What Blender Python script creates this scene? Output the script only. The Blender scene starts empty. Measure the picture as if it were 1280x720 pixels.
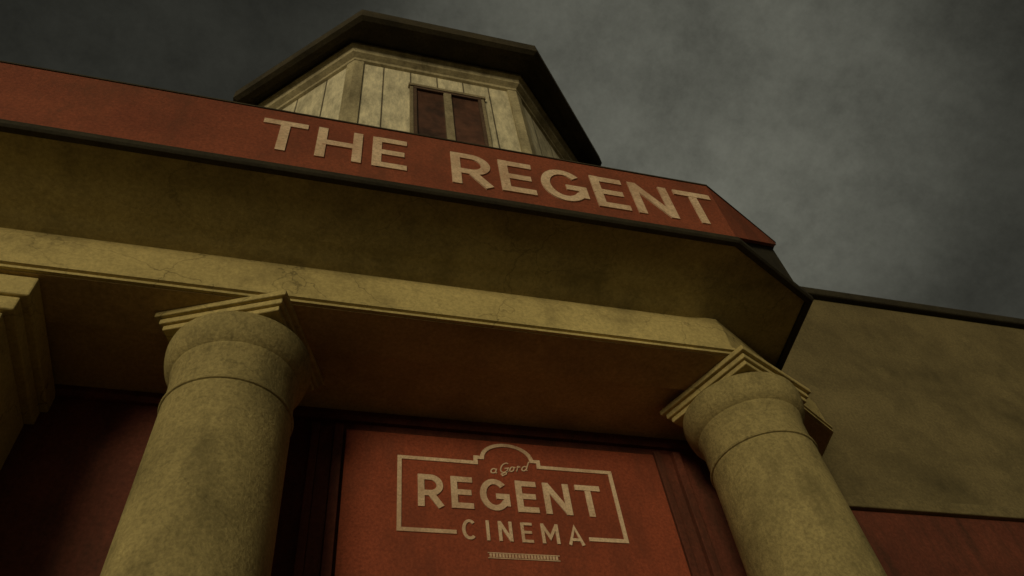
import bpy, math, random
from mathutils import Vector, Matrix
random.seed(4)
C = 1.3  # eye height; heights measured from the eye are raised by this
scene = bpy.context.scene
scene.view_settings.view_transform = 'Standard'
scene.view_settings.look = 'None'
scene.view_settings.exposure = 0

# ---------------------------------------------------------------- materials
def mat(name, c1, c2, scale=3.0, rough=0.85, bump=0.25, fine=40.0, streak=0.0, dirt=0.0,
        dirtcol=(0.02, 0.018, 0.01), spec=0.2, speck=0.68, lo=0.46, hi=0.70, crack=0.0, chip=0.0, chipcol=(0.2,0.05,0.03), off=0.0):
    m = bpy.data.materials.new(name); m.use_nodes = True
    nt = m.node_tree; N = nt.nodes; L = nt.links
    b = N['Principled BSDF']
    b.inputs['Roughness'].default_value = rough
    b.inputs['Specular IOR Level'].default_value = spec
    tc = N.new('ShaderNodeTexCoord')
    n1 = N.new('ShaderNodeTexNoise'); n1.inputs['Scale'].default_value = scale
    n1.inputs['Detail'].default_value = 8; n1.inputs['Roughness'].default_value = 0.65
    L.new(tc.outputs['Object'], n1.inputs['Vector'])
    r1 = N.new('ShaderNodeMapRange'); r1.inputs[1].default_value = 0.35; r1.inputs[2].default_value = 0.65
    L.new(n1.outputs['Fac'], r1.inputs[0])
    mx = N.new('ShaderNodeMix'); mx.data_type = 'RGBA'
    mx.inputs[6].default_value = (*c1, 1); mx.inputs[7].default_value = (*c2, 1)
    L.new(r1.outputs[0], mx.inputs[0])
    out = mx.outputs[2]
    n2 = N.new('ShaderNodeTexNoise'); n2.inputs['Scale'].default_value = fine
    n2.inputs['Detail'].default_value = 6; n2.inputs['Roughness'].default_value = 0.7
    L.new(tc.outputs['Object'], n2.inputs['Vector'])
    r2 = N.new('ShaderNodeMapRange'); r2.inputs[1].default_value = 0.3; r2.inputs[2].default_value = 0.7
    r2.inputs[3].default_value = speck; r2.inputs[4].default_value = 1.2
    L.new(n2.outputs['Fac'], r2.inputs[0])
    mu = N.new('ShaderNodeMix'); mu.data_type = 'RGBA'; mu.blend_type = 'MULTIPLY'
    mu.inputs[0].default_value = 1
    L.new(out, mu.inputs[6]); L.new(r2.outputs[0], mu.inputs[7]); out = mu.outputs[2]
    if dirt > 0:
        n3 = N.new('ShaderNodeTexNoise'); n3.inputs['Scale'].default_value = 1.7
        n3.inputs['Detail'].default_value = 10; n3.inputs['Roughness'].default_value = 0.75
        mp = N.new('ShaderNodeMapping'); mp.inputs['Location'].default_value = (off, off*.7, off*.3)
        mp.inputs['Scale'].default_value = (1 + 3 * streak, 1 + 3 * streak, 1 - 0.75 * streak)
        L.new(tc.outputs['Object'], mp.inputs[0]); L.new(mp.outputs[0], n3.inputs['Vector'])
        r3 = N.new('ShaderNodeMapRange'); r3.inputs[1].default_value = lo; r3.inputs[2].default_value = hi
        r3.inputs[3].default_value = 0; r3.inputs[4].default_value = dirt
        L.new(n3.outputs['Fac'], r3.inputs[0])
        md = N.new('ShaderNodeMix'); md.data_type = 'RGBA'
        md.inputs[7].default_value = (*dirtcol, 1)
        L.new(r3.outputs[0], md.inputs[0]); L.new(out, md.inputs[6]); out = md.outputs[2]
    if chip > 0:    # flaked spots showing the layer below
        n4 = N.new('ShaderNodeTexNoise'); n4.inputs['Scale'].default_value = 22; n4.inputs['Detail'].default_value = 5
        n4.inputs['Roughness'].default_value = .7
        L.new(tc.outputs['Object'], n4.inputs['Vector'])
        r4 = N.new('ShaderNodeMapRange'); r4.inputs[1].default_value = .60; r4.inputs[2].default_value = .68
        r4.inputs[4].default_value = chip
        L.new(n4.outputs['Fac'], r4.inputs[0])
        m4 = N.new('ShaderNodeMix'); m4.data_type = 'RGBA'; m4.inputs[7].default_value = (*chipcol, 1)
        L.new(r4.outputs[0], m4.inputs[0]); L.new(out, m4.inputs[6]); out = m4.outputs[2]
    if crack > 0:   # hairline cracks in the render coat
        nd = N.new('ShaderNodeTexNoise'); nd.inputs['Scale'].default_value = 3; nd.inputs['Detail'].default_value = 6
        L.new(tc.outputs['Object'], nd.inputs['Vector'])
        mv = N.new('ShaderNodeMix'); mv.data_type = 'RGBA'; mv.inputs[0].default_value = 0.35
        L.new(tc.outputs['Object'], mv.inputs[6]); L.new(nd.outputs['Color'], mv.inputs[7])
        vo = N.new('ShaderNodeTexVoronoi'); vo.feature = 'DISTANCE_TO_EDGE'; vo.inputs['Scale'].default_value = 2.3
        L.new(mv.outputs[2], vo.inputs['Vector'])
        rc = N.new('ShaderNodeMapRange'); rc.inputs[1].default_value = 0.0; rc.inputs[2].default_value = 0.010
        rc.inputs[3].default_value = crack; rc.inputs[4].default_value = 0
        L.new(vo.outputs['Distance'], rc.inputs[0])
        rr = N.new('ShaderNodeMath'); rr.operation = 'MULTIPLY'
        L.new(rc.outputs[0], rr.inputs[0]); L.new(r1.outputs[0], rr.inputs[1])
        mc = N.new('ShaderNodeMix'); mc.data_type = 'RGBA'; mc.inputs[7].default_value = (*[c*.6 for c in dirtcol], 1)
        L.new(rr.outputs[0], mc.inputs[0]); L.new(out, mc.inputs[6]); out = mc.outputs[2]
    L.new(out, b.inputs['Base Color'])
    bp = N.new('ShaderNodeBump'); bp.inputs['Strength'].default_value = bump
    bp.inputs['Distance'].default_value = 0.01
    L.new(n2.outputs['Fac'], bp.inputs['Height']); L.new(bp.outputs[0], b.inputs['Normal'])
    return m

def brickmat(name, c1, c2, mortar, sc=1.0, bw=0.22, rh=0.075, mode='wall', ms=.008):
    m = bpy.data.materials.new(name); m.use_nodes = True
    nt = m.node_tree; N = nt.nodes; L = nt.links
    b = N['Principled BSDF']; b.inputs['Roughness'].default_value = 0.9
    tc = N.new('ShaderNodeTexCoord'); sp = N.new('ShaderNodeSeparateXYZ'); cb = N.new('ShaderNodeCombineXYZ')
    L.new(tc.outputs['Object'], sp.inputs[0])
    if mode == 'boards': L.new(sp.outputs['Z'], cb.inputs[0]); L.new(sp.outputs['X'], cb.inputs[1])
    else: L.new(sp.outputs['X'], cb.inputs[0]); L.new(sp.outputs['Y'], cb.inputs[1])
    br = N.new('ShaderNodeTexBrick')
    br.inputs['Color1'].default_value = (*c1, 1); br.inputs['Color2'].default_value = (*c2, 1)
    br.inputs['Mortar'].default_value = (*mortar, 1)
    br.inputs['Scale'].default_value = sc; br.inputs['Mortar Size'].default_value = ms
    br.inputs['Mortar Smooth'].default_value = 0.6
    br.inputs['Brick Width'].default_value = bw; br.inputs['Row Height'].default_value = rh
    L.new(cb.outputs[0], br.inputs['Vector'])
    n = N.new('ShaderNodeTexNoise'); n.inputs['Scale'].default_value = 3; n.inputs['Detail'].default_value = 12
    n.inputs['Roughness'].default_value = 0.8
    mp = N.new('ShaderNodeMapping'); mp.inputs['Scale'].default_value = (2.5,2.5,.8) if mode=='boards' else (1,1,1)
    L.new(tc.outputs['Object'], mp.inputs[0]); L.new(mp.outputs[0], n.inputs['Vector'])
    r = N.new('ShaderNodeMapRange'); r.inputs[1].default_value = 0.36; r.inputs[2].default_value = 0.66
    r.inputs[3].default_value = 1.2; r.inputs[4].default_value = 0.4
    L.new(n.outputs['Fac'], r.inputs[0])
    mu = N.new('ShaderNodeMix'); mu.data_type = 'RGBA'; mu.blend_type = 'MULTIPLY'; mu.inputs[0].default_value = 1
    L.new(br.outputs['Color'], mu.inputs[6]); L.new(r.outputs[0], mu.inputs[7])
    L.new(mu.outputs[2], b.inputs['Base Color'])
    bp = N.new('ShaderNodeBump'); bp.inputs['Strength'].default_value = 0.5; bp.inputs['Distance'].default_value = 0.01
    bp.invert = True
    L.new(br.outputs['Fac'], bp.inputs['Height']); L.new(bp.outputs[0], b.inputs['Normal'])
    return m

STONE = mat('ochre_stone', (0.56, 0.44, 0.175), (0.43, 0.335, 0.13), 1.1, dirt=0.7, dirtcol=(0.16, 0.125, 0.05), fine=45, speck=.75, crack=.85, lo=.48, hi=.68, off=2.3)
COLM = mat('column_stone', (0.45, 0.355, 0.145), (0.29, 0.23, 0.092), 1.8, dirt=0.7, streak=0.25, dirtcol=(0.11, 0.087, 0.036), fine=50, bump=.7, speck=.6, lo=.47, hi=.68, crack=.4)
STONED = mat('falloff_stone', (0.20, 0.155, 0.068), (0.13, 0.10, 0.044), 0.8, dirt=0.7, dirtcol=(0.05, 0.04, 0.018))  # base darkened to paint in light fall-off towards the sides; blotches are dirt
SOFF = mat('stained_soffit', (0.44, 0.35, 0.14), (0.29, 0.23, 0.093), 0.7, dirt=0.75, dirtcol=(0.10, 0.08, 0.034), speck=.75, off=5.1, crack=.5)
CEIL = mat('brown_ceiling', (0.50, 0.35, 0.15), (0.36, 0.25, 0.105), 0.9, dirt=0.6, dirtcol=(0.17, 0.115, 0.05), speck=.75)
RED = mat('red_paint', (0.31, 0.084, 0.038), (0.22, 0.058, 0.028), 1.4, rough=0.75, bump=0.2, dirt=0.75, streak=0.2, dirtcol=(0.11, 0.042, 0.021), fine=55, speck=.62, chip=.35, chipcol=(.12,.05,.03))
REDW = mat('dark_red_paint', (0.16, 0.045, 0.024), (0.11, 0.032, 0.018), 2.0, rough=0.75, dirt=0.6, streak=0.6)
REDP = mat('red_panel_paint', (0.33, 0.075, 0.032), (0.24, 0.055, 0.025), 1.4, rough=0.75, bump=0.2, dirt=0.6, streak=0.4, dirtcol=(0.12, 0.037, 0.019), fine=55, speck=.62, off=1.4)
LETTER = mat('cream_lettering', (0.78, 0.57, 0.37), (0.64, 0.45, 0.28), 5, rough=0.75, dirt=0.7, dirtcol=(0.36, 0.17, 0.095), fine=60, chip=.7, chipcol=(.30,.11,.06))
DARK = mat('dark_trim', (0.045, 0.037, 0.02), (0.028, 0.023, 0.013), 4, rough=0.8)
EAVE = mat('dark_eave_wood', (0.07, 0.055, 0.03), (0.04, 0.032, 0.018), 3, rough=0.8, dirt=0.5)
TRIM = mat('cream_trim', (0.50, 0.42, 0.24), (0.36, 0.30, 0.17), 4, dirt=0.8, dirtcol=(0.10, 0.08, 0.042), streak=.4)
WFR = mat('window_frame_paint', (0.34, 0.28, 0.165), (0.24, 0.19, 0.11), 4, dirt=0.7, dirtcol=(0.10, 0.07, 0.04), streak=.4)
ASPH = mat('asphalt', (0.06, 0.058, 0.05), (0.04, 0.04, 0.035), 3, fine=120)
PAVE = brickmat('paving_slabs', (0.40, 0.34, 0.22), (0.32, 0.27, 0.17), (0.09, 0.075, 0.045), 1.0, 0.9, 0.6, 'floor')
BLOCK = brickmat('cream_boarding', (0.74, 0.65, 0.42), (0.62, 0.54, 0.34), (0.12, 0.095, 0.055), 1.0, 5.0, 0.29, 'boards', .010)
GROUND = mat('ground', (0.09, 0.085, 0.06), (0.06, 0.055, 0.04), 0.5)
CURT = mat('brown_sash', (0.13, 0.08, 0.05), (0.09, 0.055, 0.035), 4, rough=0.9)
PANE = mat('curtained_pane', (0.17, 0.075, 0.045), (0.06, 0.034, 0.024), 2.5, rough=0.3, spec=.4, bump=.02, fine=12)
BRASS = mat('aged_brass', (0.3, 0.2, 0.07), (0.2, 0.13, 0.05), 6, rough=0.4)

# ---------------------------------------------------------------- helpers
def link(o, parent=None, kind=None, label=None, cat=None, group=None):
    scene.collection.objects.link(o)
    if parent is not None: o.parent = parent
    if kind: o["kind"] = kind
    if label: o["label"] = label
    if cat: o["category"] = cat
    if group: o["group"] = group
    return o

class MB:
    def __init__(s): s.v = []; s.f = []
    def add(s, vs, fs):
        o = len(s.v); s.v += [tuple(v) for v in vs]; s.f += [tuple(i + o for i in f) for f in fs]
    def box(s, x0, x1, y0, y1, z0, z1):
        s.add([(x0,y0,z0),(x1,y0,z0),(x1,y1,z0),(x0,y1,z0),(x0,y0,z1),(x1,y0,z1),(x1,y1,z1),(x0,y1,z1)],
              [(0,3,2,1),(4,5,6,7),(0,1,5,4),(1,2,6,5),(2,3,7,6),(3,0,4,7)])
    def prism(s, poly, z0, z1):
        n = len(poly)
        s.add([(x,y,z0) for x,y in poly] + [(x,y,z1) for x,y in poly],
              [tuple(range(n))[::-1], tuple(range(n, 2*n))] + [(i,(i+1)%n,(i+1)%n+n,i+n) for i in range(n)])
    def sweep(s, prof, path, closed=False):
        P = [Vector(p) for p in path]; n = len(P); m = len(prof); rings = []
        for i, p in enumerate(P):
            dn = []
            if closed or i > 0: d = (P[i] - P[i-1]).normalized(); dn.append(Vector((d.y, -d.x)))
            if closed or i < n-1: d = (P[(i+1) % n] - P[i]).normalized(); dn.append(Vector((d.y, -d.x)))
            k = dn[0] if len(dn) == 1 else (dn[0]+dn[1]) / (1 + dn[0].dot(dn[1]))
            rings.append([(p.x + k.x*o, p.y + k.y*o, z) for o, z in prof])
        vs = [v for r in rings for v in r]; fs = []
        for i in range(n if closed else n-1):
            j = (i+1) % n
            for a in range(m):
                b = (a+1) % m
                fs.append((i*m+a, j*m+a, j*m+b, i*m+b))
        if not closed:
            fs.append(tuple(range(m))); fs.append(tuple(range((n-1)*m, n*m))[::-1])
        s.add(vs, fs)
    def lathe(s, prof, cx, cy, seg=72):
        m = len(prof); vs = []
        for i in range(seg):
            a = 2*math.pi*i/seg
            vs += [(cx + r*math.cos(a), cy + r*math.sin(a), z) for r, z in prof]
        fs = [(i*m+a, ((i+1)%seg)*m+a, ((i+1)%seg)*m+a+1, i*m+a+1) for i in range(seg) for a in range(m-1)]
        fs.append(tuple(i*m for i in range(seg))[::-1]); fs.append(tuple(i*m+m-1 for i in range(seg)))
        s.add(vs, fs)
    def obj(s, name, material, bevel=0.0, smooth=False, **k):
        me = bpy.data.meshes.new(name); me.from_pydata(s.v, [], s.f); me.update()
        import bmesh
        bm = bmesh.new(); bm.from_mesh(me); bmesh.ops.recalc_face_normals(bm, faces=bm.faces); bm.to_mesh(me); bm.free()
        me.materials.append(material)
        o = bpy.data.objects.new(name, me); link(o, **k)
        if smooth:
            for p in me.polygons: p.use_smooth = len(p.vertices) < 6
            me.set_sharp_from_angle(angle=math.radians(35))
        if bevel:
            b = o.modifiers.new('bevel', 'BEVEL'); b.width = bevel; b.segments = 2; b.limit_method = 'ANGLE'
        return o

def empty(name, loc=(0,0,0), **k):
    o = bpy.data.objects.new(name, None); o.location = (0, 0, 0); o.empty_display_size = 0.3
    return link(o, **k)

# ---------------------------------------------------------------- lettering
def arc(cx, cy, rx, ry, a0, a1, n=18):
    return [(cx + rx*math.cos(math.radians(a0+(a1-a0)*i/n)), cy + ry*math.sin(math.radians(a0+(a1-a0)*i/n))) for i in range(n+1)]
def glyph(ch, w, W):
    h = w/2
    if ch == 'T': return [[(0,1-h),(W,1-h)], [(W/2,0),(W/2,1-h)]]
    if ch == 'H': return [[(h,0),(h,1)], [(W-h,0),(W-h,1)], [(h,.51),(W-h,.51)]]
    if ch == 'E': return [[(h,0),(h,1)], [(h,h),(W,h)], [(h,.51),(W*.93,.51)], [(h,1-h),(W,1-h)]]
    if ch == 'R':
        y0, y1 = .42, 1-h; r = (y1-y0)/2
        return [[(h,0),(h,1)], [(h,y1)] + arc(W-h-r-.02, (y0+y1)/2, r, r, 90, -90) + [(h,y0)], [(W*.48,.42),(W-h*.9,0)]]
    if ch == 'G': return [arc(W/2,.5,W/2-h,.5-h,42,322,30) + [(W-h,.24),(W-h,.45)], [(W-h+h*.98,.45),(W*.54,.45)]]
    if ch == 'C': return [arc(W/2,.5,W/2-h,.5-h,48,312,30)]
    if ch == 'N': return [[(h,0),(h,1)], [(W-h,0),(W-h,1)], [(h,1-h*.6),(W-h,h*.6)]]
    if ch == 'I': return [[(h,0),(h,1)]]
    if ch == 'M': return [[(h,0),(h,1)], [(W-h,0),(W-h,1)], [(h,1-h*.5),(W/2,.32),(W-h,1-h*.5)]]
    if ch == 'A': return [[(h*.8,0),(W/2,1-h*1.1),(W-h*.8,0)], [(W*.2,.27),(W*.8,.27)]]
    if ch == 'a': return [arc(.25,.26,.22,.24,30,340,16), [(.47,.5),(.46,.12),(.6,.02)]]
    if ch == 'o': return [arc(.22,.28,.18,.24,0,360,16), [(.36,.45),(.5,.45)]]
    if ch == 'd': return [arc(.25,.28,.2,.24,30,340,16), [(.52,1.0),(.45,.1),(.6,.05)]]
    if ch == 'r': return [[(.05,.5),(.12,.55),(.1,0)], arc(.24,.3,.14,.22,170,40,8)]
    if ch == 'g': return [arc(.42,.5,.36,.5,55,318,22) + [(.72,.45),(.42,.42)], [(.72,.45),(.66,-.2),(.4,-.34),(.25,-.15),(.8,.12)]]
    return []
class Letters(MB):
    k = 0
    def stroke(s, pts, w, T, y, d=0.012):
        P = [Vector(T(*p)) for p in pts]; n = len(P); s.k += 1
        d = d + 0.0006 * (s.k % 6); Lf, Rt = [], []
        for i in range(n):
            ns = []
            if i > 0: q = (P[i]-P[i-1]).normalized(); ns.append(Vector((-q.y,q.x)))
            if i < n-1: q = (P[i+1]-P[i]).normalized(); ns.append(Vector((-q.y,q.x)))
            k = ns[0] if len(ns)==1 else (ns[0]+ns[1])/max(0.35,(1+ns[0].dot(ns[1])))
            Lf.append(P[i]+k*w/2); Rt.append(P[i]-k*w/2)
        for i in range(n-1):
            a,b,c,e = Lf[i],Lf[i+1],Rt[i+1],Rt[i]
            s.add([(p.x,y,p.y) for p in (a,b,c,e)] + [(p.x,y-d,p.y) for p in (a,b,c,e)],
                  [(4,5,6,7),(0,1,5,4),(1,2,6,5),(2,3,7,6),(3,0,4,7)])
    def word(s, txt, x0, x1, z0, z1, y, w, widths, shear=0.0, d=0.008, rise=0.0):
        H = z1-z0; tot = sum(widths[c] for c in txt); gap = ((x1-x0)/H - tot)/max(1,len(txt)-1); cx = x0
        for c in txt:
            W = widths[c]
            for st in glyph(c, w, W):
                s.stroke(st, w*H, (lambda u,v,cx=cx: (cx+(u+shear*v)*H, z0+v*H+rise*(cx-x0+u*H))), y, d)
            cx += (W+gap)*H
WB = dict(T=.72,H=.74,E=.58,R=.68,G=.80,N=.74)
WC = dict(C=.66,I=.14,N=.62,E=.52,M=.80,A=.74)

# ================================================================= GROUND
g = MB(); g.add([(-600,-600,-0.15),(600,-600,-0.15),(600,600,-0.15),(-600,600,-0.15)], [(0,1,2,3)])
g.obj('ground', GROUND, kind='structure', label='flat dark ground around the cinema')
p = MB(); p.box(-40,40,-3.2,12,-0.148,0.0); p.obj('pavement', PAVE, kind='structure', label='worn stone slab pavement with a kerb', bevel=0.01)
r = MB(); r.add([(-200,-11,-0.146),(200,-11,-0.146),(200,-3.2,-0.146),(-200,-3.2,-0.146)], [(0,1,2,3)])
r.obj('road', ASPH, kind='structure', label='dark asphalt road in front of the cinema')

# ================================================================= CINEMA
B = empty('cinema_building', label='old ochre stone cinema with columned porch and bay turret', cat='cinema')
SP = dict(parent=B)
m = MB(); m.box(-14, 14, 4.30, 13, 0, 6.3+C); m.obj('wall', STONED, **SP)
m = MB(); m.box(-14.1, 14.1, 4.22, 13.1, 6.302+C, 6.42+C); m.obj('parapet_coping', DARK, bevel=0.02, **SP)
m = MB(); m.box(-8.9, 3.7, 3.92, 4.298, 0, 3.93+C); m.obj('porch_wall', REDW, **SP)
m = MB(); m.box(3.9, 13.9, 4.22, 4.298, 0, 3.35+C); m.obj('shopfront_panel', REDW, **SP)
m = MB(); m.box(3.9, 13.95, 4.17, 4.298, 3.352+C, 3.46+C); m.obj('shopfront_ledge', STONED, bevel=.01, **SP)
m = MB(); m.prism([(-8.9,3.30),(2.55,3.30),(3.45,3.80),(3.45,3.918),(-8.9,3.918)], 3.60+C, 3.70+C)
m.sweep([(-.355,3.557+C),(-.012,3.557+C),(-.012,3.585+C),(-.355,3.585+C)], [(-8.99,2.97),(2.69,2.97),(3.78,3.60),(3.91,4.21)])
m.obj('porch_ceiling', CEIL, **SP)
m = MB(); m.sweep([(0,3.53+C),(0.03,3.53+C),(0.05,3.56+C),(0.05,3.597+C),(0,3.597+C)], [(-8.9,3.918),(3.45,3.918)]); m.obj('ceiling_moulding', REDW, **SP)
ent = [(-9,2.97),(2.69,2.97),(3.78,3.60),(3.92,4.30)]
prof = [(-.36,3.587),(0.012,3.56),(0.012,3.578),(-0.004,3.582),(-0.004,3.592),(0.020,3.596),(0.020,3.618),(0.0,3.626),(0.0,3.86),(-.008,3.88),(-.02,3.93),(-.02,3.96),(-.36,3.96)]
m = MB(); m.sweep([(o,z+C) for o,z in prof], ent); m.obj('entablature', STONE, **SP)
can = [(-9,2.40),(2.62,2.40),(3.38,2.78),(3.58,4.30)]
m = MB(); m.sweep([(-.03,4.065+C),(-.03,4.12+C),(-.75,4.12+C),(-.75,3.925+C),(-.60,3.935+C),(-.52,3.965+C),(-.42,3.995+C)], can[:3]+[(3.58,4.298)]); CAN = m.obj('canopy', SOFF, smooth=True, **SP)
m = MB(); m.sweep([(-.029,4.045+C),(0.012,4.035+C),(0.028,4.05+C),(0.028,4.085+C),(0.02,4.10+C),(-.029,4.10+C)], can[:3]+[(3.58,4.298)]); m.obj('drip_moulding', DARK, bevel=.004, parent=CAN)
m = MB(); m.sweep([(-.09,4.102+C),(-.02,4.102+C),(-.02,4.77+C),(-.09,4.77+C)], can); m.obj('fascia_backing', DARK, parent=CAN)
m = MB(); m.sweep([(-.10,4.772+C),(0.022,4.772+C),(0.022,4.785+C),(-.10,4.785+C)], can); m.obj('fascia_capping', EAVE, parent=CAN)
m = MB(); m.prism([(x, y+0.1) if y<4 else (x-.1,y-.002) for x,y in can] + [(-9,4.298)], 4.60+C, 4.70+C); m.obj('canopy_roof', DARK, parent=CAN)

# columns
def column(ax, ay, rot):
    h = .36; sgn = 1 if rot > 0 else -1; c_, s_ = math.cos(abs(rot)), math.sin(abs(rot))
    cx = ax + sgn*h*(c_-s_); cy = ay + h*(c_+s_)
    if rot > 0: cx += .02
    P = empty('column', parent=B)
    s = MB()
    s.lathe([(.40,.30),(.40,.36),(.385,.40),(.375,.5),(.37,1.8),(.355,3.2),(.342,2.96+C)], cx, cy); s.obj('shaft', COLM, smooth=True, parent=P)
    s = MB()
    s.lathe([(.342,2.962+C),(.35,2.966+C),(.353,2.975+C),(.35,2.984+C),(.339,2.99+C),(.338,3.01+C),(.338,3.18+C),(.345,3.20+C),(.35,3.215+C),(.352,3.235+C),(.37,3.25+C),(.392,3.29+C),(.405,3.34+C),(.41,3.39+C),(.404,3.425+C),(.39,3.437+C)], cx, cy)
    s.obj('capital', COLM, smooth=True, parent=P)
    def sq(h): return [(cx + math.cos(rot)*a*h - math.sin(rot)*b*h, cy + math.sin(rot)*a*h + math.cos(rot)*b*h) for a,b in ((-1,-1),(1,-1),(1,1),(-1,1))]
    s = MB(); s.prism(sq(.335), 3.439+C, 3.475+C); s.prism(sq(.355), 3.476+C, 3.515+C); s.prism(sq(.38), 3.516+C, 3.555+C)
    s.obj('abacus', STONE, bevel=0.006, parent=P)
    s = MB(); s.prism(sq(.50), 0.001, 0.18); s.prism(sq(.46), 0.181, 0.30)
    s.obj('plinth', STONE, bevel=0.01, parent=P)
column(-0.235, 2.90, math.radians(-22))
column(2.665, 2.89, math.radians(25))
m = MB(); m.box(-2.75,-1.6,3.05,3.918,0,3.30+C); m.box(-2.80,-1.55,3.02,3.918,3.302+C,3.40+C); m.box(-2.84,-1.51,3.0,3.918,3.402+C,3.55+C)
m.obj('pier', STONE, bevel=0.01, **SP)

m = MB()
for x in (0.02, 2.41):
    for a,b,d in ((0,.05,.05),(.052,.14,.025),(.142,.20,.06)):
        m.box(x+a, x+b, 3.918-d, 3.918, 0, 3.47+C)
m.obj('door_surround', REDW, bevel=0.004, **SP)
D = empty('door', parent=B)
m = MB()
for x0,x1 in ((.26,1.30),(1.32,2.37)):
    m.box(x0,x1,3.87,3.918,0.02,2.5)
    for z0,z1 in ((.2,.9),(1.1,2.3)):
        m.box(x0+.15,x1-.15,3.855,3.872,z0,z1)
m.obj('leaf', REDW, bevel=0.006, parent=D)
for x in (1.18,1.40):
    m = MB(); m.box(x,x+.03,3.80,3.83,1.0,1.4); m.box(x,x+.03,3.83,3.87,1.02,1.05); m.box(x,x+.03,3.83,3.87,1.35,1.38)
    m.obj('handle', BRASS, bevel=0.004, parent=D)

# ---- turret bay
oct_w = [(-.02,3.33),(1.76,3.33),(2.70,4.22),(2.70,5.7),(1.76,6.6),(-.02,6.6),(-.92,5.7),(-.92,4.22)]
oct_e = [(-.02,2.87),(1.92,2.87),(3.10,4.08),(3.10,5.9),(1.92,7.05),(-.02,7.05),(-1.28,5.9),(-1.28,4.08)]
m = MB(); m.prism(oct_w, 4.71+C, 8.32+C); TUR = m.obj('turret', BLOCK, **SP)
m = MB(); m.prism(oct_e, 8.34+C, 8.46+C)
n=8; cx,cy=.9,4.96
m.add([(x,y,8.462+C) for x,y in oct_e]+[(cx,cy,10.0+C)], [(i,(i+1)%n,n) for i in range(n)]+[tuple(range(n))[::-1]])
m.obj('roof', EAVE, parent=TUR)
m = MB(); m.sweep([(0.002,8.12+C),(.03,8.13+C),(.035,8.17+C),(.09,8.20+C),(.10,8.27+C),(.14,8.29+C),(.14,8.338+C),(0.002,8.338+C)], oct_w, closed=True)
m.obj('cornice', TRIM, parent=TUR)
m = MB(); m.sweep([(0.0,8.30+C),(-.05,8.28+C),(-.12,8.28+C),(-.12,8.339+C),(0.0,8.339+C)], oct_e, closed=True)
m.obj('eave_board', EAVE, parent=TUR)
for i in (7,0,1,2):
    m = MB()
    p0=Vector(oct_w[i]); a=(Vector(oct_w[i-1])-p0).normalized(); b=(Vector(oct_w[(i+1)%8])-p0).normalized()
    na=Vector((-a.y,a.x)); nb=Vector((b.y,-b.x)); k=(na+nb)/(1+na.dot(nb)); t=.025; L_=.09
    m.prism([tuple(p0+a*L_),tuple(p0+a*L_+na*t),tuple(p0+k*t),tuple(p0+b*L_+nb*t),tuple(p0+b*L_),tuple(p0)],4.72+C,8.12+C)
    m.obj('corner_board', TRIM, parent=TUR)
Wn = empty('window', parent=B)
m = MB(); m.box(.60,1.33,3.318,3.328,6.2+C,7.70+C); m.obj('pane', PANE, parent=Wn)
m = MB()
m.box(.565,.60,3.295,3.329,6.1+C,7.70+C); m.box(1.33,1.365,3.295,3.329,6.1+C,7.70+C); m.box(.55,1.38,3.28,3.329,7.702+C,7.75+C)
m.box(.48,1.45,3.22,3.329,5.98+C,6.098+C)
m.obj('frame', WFR, bevel=0.004, parent=Wn)
m = MB(); m.box(.92,1.0,3.285,3.317,6.2+C,7.66+C)
m.obj('mullion', WFR, bevel=0.003, parent=Wn)
m = MB(); m.box(.602,.635,3.29,3.317,6.2+C,7.66+C); m.box(1.295,1.328,3.29,3.317,6.2+C,7.66+C)
m.box(.602,1.328,3.288,3.317,7.662+C,7.699+C)
m.obj('sash', CURT, bevel=0.003, parent=Wn)

# ================================================================= SIGNS
S = empty('fascia_sign', label='long faded red fascia board with cream capital letters', cat='sign')
m = MB(); yb=2.385
m.box(-9, 2.62, yb, 2.418, 4.104+C, 4.77+C)
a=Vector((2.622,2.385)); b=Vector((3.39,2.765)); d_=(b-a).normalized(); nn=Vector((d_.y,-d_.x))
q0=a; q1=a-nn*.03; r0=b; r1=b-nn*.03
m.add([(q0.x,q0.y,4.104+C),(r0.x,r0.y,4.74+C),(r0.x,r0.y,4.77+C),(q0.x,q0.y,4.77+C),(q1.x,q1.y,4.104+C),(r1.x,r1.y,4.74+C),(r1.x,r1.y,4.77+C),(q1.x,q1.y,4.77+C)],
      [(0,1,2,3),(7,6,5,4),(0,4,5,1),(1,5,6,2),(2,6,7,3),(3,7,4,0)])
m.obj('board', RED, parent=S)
l = Letters(); l.word('THE', -.52, .385, 4.255+C, 4.635+C, yb, .155, WB); l.obj('lettering', LETTER, parent=S)
l = Letters(); l.word('REGENT', .675, 2.58, 4.21+C, 4.61+C, yb, .155, WB); l.obj('lettering', LETTER, parent=S)

S2 = empty('entrance_sign', label='red entrance panel with cream framed cinema logo', cat='sign')
m = MB(); m.box(.24, 2.40, 3.875, 3.919, 2.56, 3.44+C); m.obj('panel', REDP, bevel=0.004, parent=S2)
y = 3.874
l = Letters(); I = lambda u,v:(u,v)
fw=.027
X0,X1,Z0,Z1 = .585,2.02,2.705+C,3.24+C
l.stroke([(.93,Z0),(X0,Z0),(X0,Z1),(1.085,Z1),(1.085,Z1+.045)]+arc(1.30,Z1+.045,.17,.12,180,0,20)+[(1.515,Z1+.045),(1.515,Z1),(X1,Z1),(X1,Z0),(1.77,Z0)], fw, I, y, .006)
l.obj('logo_frame', LETTER, parent=S2)
l = Letters(); l.word('REGENT', .70, 1.915, 2.874+C, 3.115+C, y, .17, WB, d=.006); l.obj('lettering', LETTER, parent=S2)
l = Letters(); l.word('CINEMA', .965, 1.735, 2.658+C, 2.798+C, y, .14, WC, d=.006); l.obj('lettering', LETTER, parent=S2)
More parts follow.
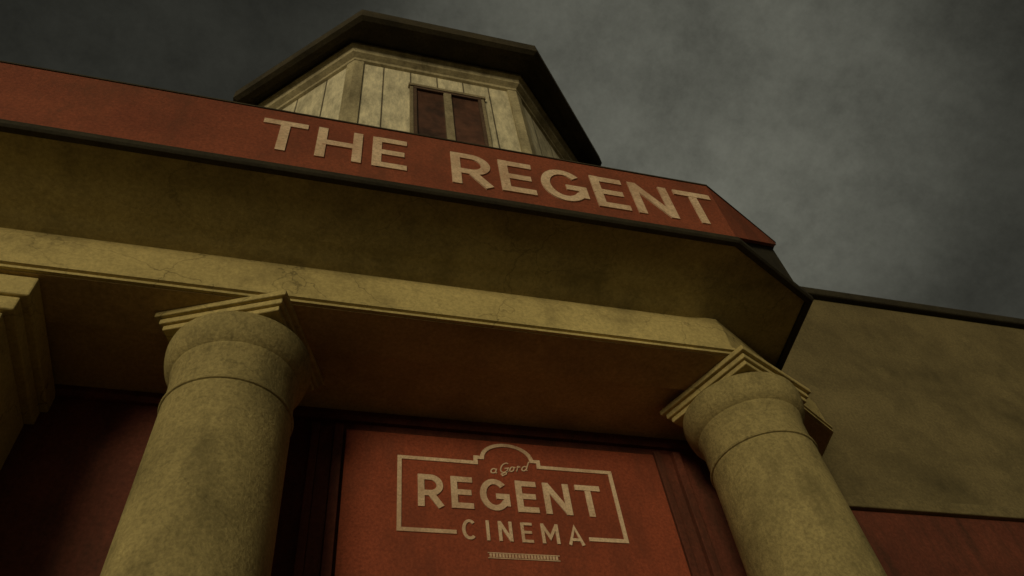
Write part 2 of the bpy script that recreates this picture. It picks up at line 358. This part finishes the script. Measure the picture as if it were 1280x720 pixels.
l = Letters(); l.word('a', 1.175, 1.22, 3.165+C, 3.24+C, y, .11, {'a':.5}, shear=.3, d=.004); l.obj('lettering', LETTER, parent=S2)
l = Letters(); l.word('gord', 1.235, 1.425, 3.172+C, 3.25+C, y, .11, {'g':.72,'o':.45,'r':.34,'d':.5}, shear=.3, rise=.16, d=.004)
l.obj('lettering', LETTER, parent=S2)
m = MB()
for i in range(22):
    x=1.12+i*.0195; m.box(x,x+.013,y-.006,y,2.548+C,2.572+C)
m.box(1.11,1.555,y-.005,y,2.540+C,2.546+C); m.box(1.11,1.555,y-.005,y,2.574+C,2.580+C)
m.obj('dotted_rule', LETTER, parent=S2)

# ================================================================= CAMERA
ex = Vector((.9711,.1048,.2145)); ey = Vector((-.2141,.7798,.5883)); ez = Vector((-.1056,-.6172,.7797))
fx = (ex + .03*ey).normalized(); ez = (ez - fx*ez.dot(fx)).normalized(); fy = ez.cross(fx)
right = Vector((fx.x,fy.x,ez.x)); down = Vector((fx.y,fy.y,ez.y)); fwd = Vector((fx.z,fy.z,ez.z))
cam = bpy.data.cameras.new('camera'); cam.lens = 27.0; cam.sensor_width = 36; cam.clip_end = 2000
cam.dof.use_dof = True; cam.dof.focus_distance = 4.8; cam.dof.aperture_fstop = 3.5
co = bpy.data.objects.new('camera', cam)
M = Matrix((( right.x,-down.x,-fwd.x,0),(right.y,-down.y,-fwd.y,0),(right.z,-down.z,-fwd.z,C),(0,0,0,1)))
co.matrix_world = M; scene.collection.objects.link(co); scene.camera = co

# ================================================================= LIGHT
el = math.radians(6); az_from = Vector((-.62,-1,0)).normalized()
w = bpy.data.worlds.new('World'); scene.world = w; w.use_nodes = True
nt = w.node_tree; N = nt.nodes; L = nt.links; bg = N['Background']
sky = N.new('ShaderNodeTexSky'); sky.sky_type='NISHITA'; sky.sun_disc=False
sky.sun_elevation = el; sky.sun_rotation = math.atan2(az_from.x, az_from.y); sky.dust_density = 4
hs = N.new('ShaderNodeHueSaturation'); hs.inputs['Saturation'].default_value = 0.06
L.new(sky.outputs[0], hs.inputs['Color'])
tint = N.new('ShaderNodeMix'); tint.data_type='RGBA'; tint.blend_type='MULTIPLY'; tint.inputs[0].default_value=1
tint.inputs[7].default_value=(1.0,.99,.78,1); L.new(hs.outputs[0], tint.inputs[6])
tc = N.new('ShaderNodeTexCoord')
mpw = N.new('ShaderNodeMapping'); mpw.inputs['Location'].default_value=(3.7,1.1,.4); L.new(tc.outputs['Generated'], mpw.inputs[0])
n1 = N.new('ShaderNodeTexNoise'); n1.inputs['Scale'].default_value=4.5; n1.inputs['Detail'].default_value=15; n1.inputs['Roughness'].default_value=.78
L.new(mpw.outputs[0], n1.inputs['Vector'])
r1 = N.new('ShaderNodeMapRange'); r1.inputs[1].default_value=.3; r1.inputs[2].default_value=.7; r1.inputs[3].default_value=.6; r1.inputs[4].default_value=1.4
L.new(n1.outputs['Fac'], r1.inputs[0])
dt = N.new('ShaderNodeVectorMath'); dt.operation='DOT_PRODUCT'; dt.inputs[1].default_value=(.355,.345,.869)
L.new(tc.outputs['Generated'], dt.inputs[0])
gl = N.new('ShaderNodeMapRange'); gl.interpolation_type='SMOOTHSTEP'; gl.inputs[1].default_value=.90; gl.inputs[2].default_value=1.005; gl.inputs[3].default_value=.42; gl.inputs[4].default_value=1.75
L.new(dt.outputs['Value'], gl.inputs[0])
mm = N.new('ShaderNodeMath'); mm.operation='MULTIPLY'; L.new(r1.outputs[0], mm.inputs[0]); L.new(gl.outputs[0], mm.inputs[1])
mu = N.new('ShaderNodeMix'); mu.data_type='RGBA'; mu.blend_type='MULTIPLY'; mu.inputs[0].default_value=1
L.new(tint.outputs[2], mu.inputs[6]); L.new(mm.outputs[0], mu.inputs[7])
L.new(mu.outputs[2], bg.inputs['Color']); bg.inputs['Strength'].default_value = 0.06
sun = bpy.data.lights.new('sun','SUN'); sun.energy=1.15; sun.angle=math.radians(16); sun.color=(1,.86,.56)
so = bpy.data.objects.new('sun', sun); scene.collection.objects.link(so)
d = Vector((az_from.x*math.cos(el), az_from.y*math.cos(el), math.sin(el)))
so.rotation_euler = d.to_track_quat('Z','Y').to_euler()
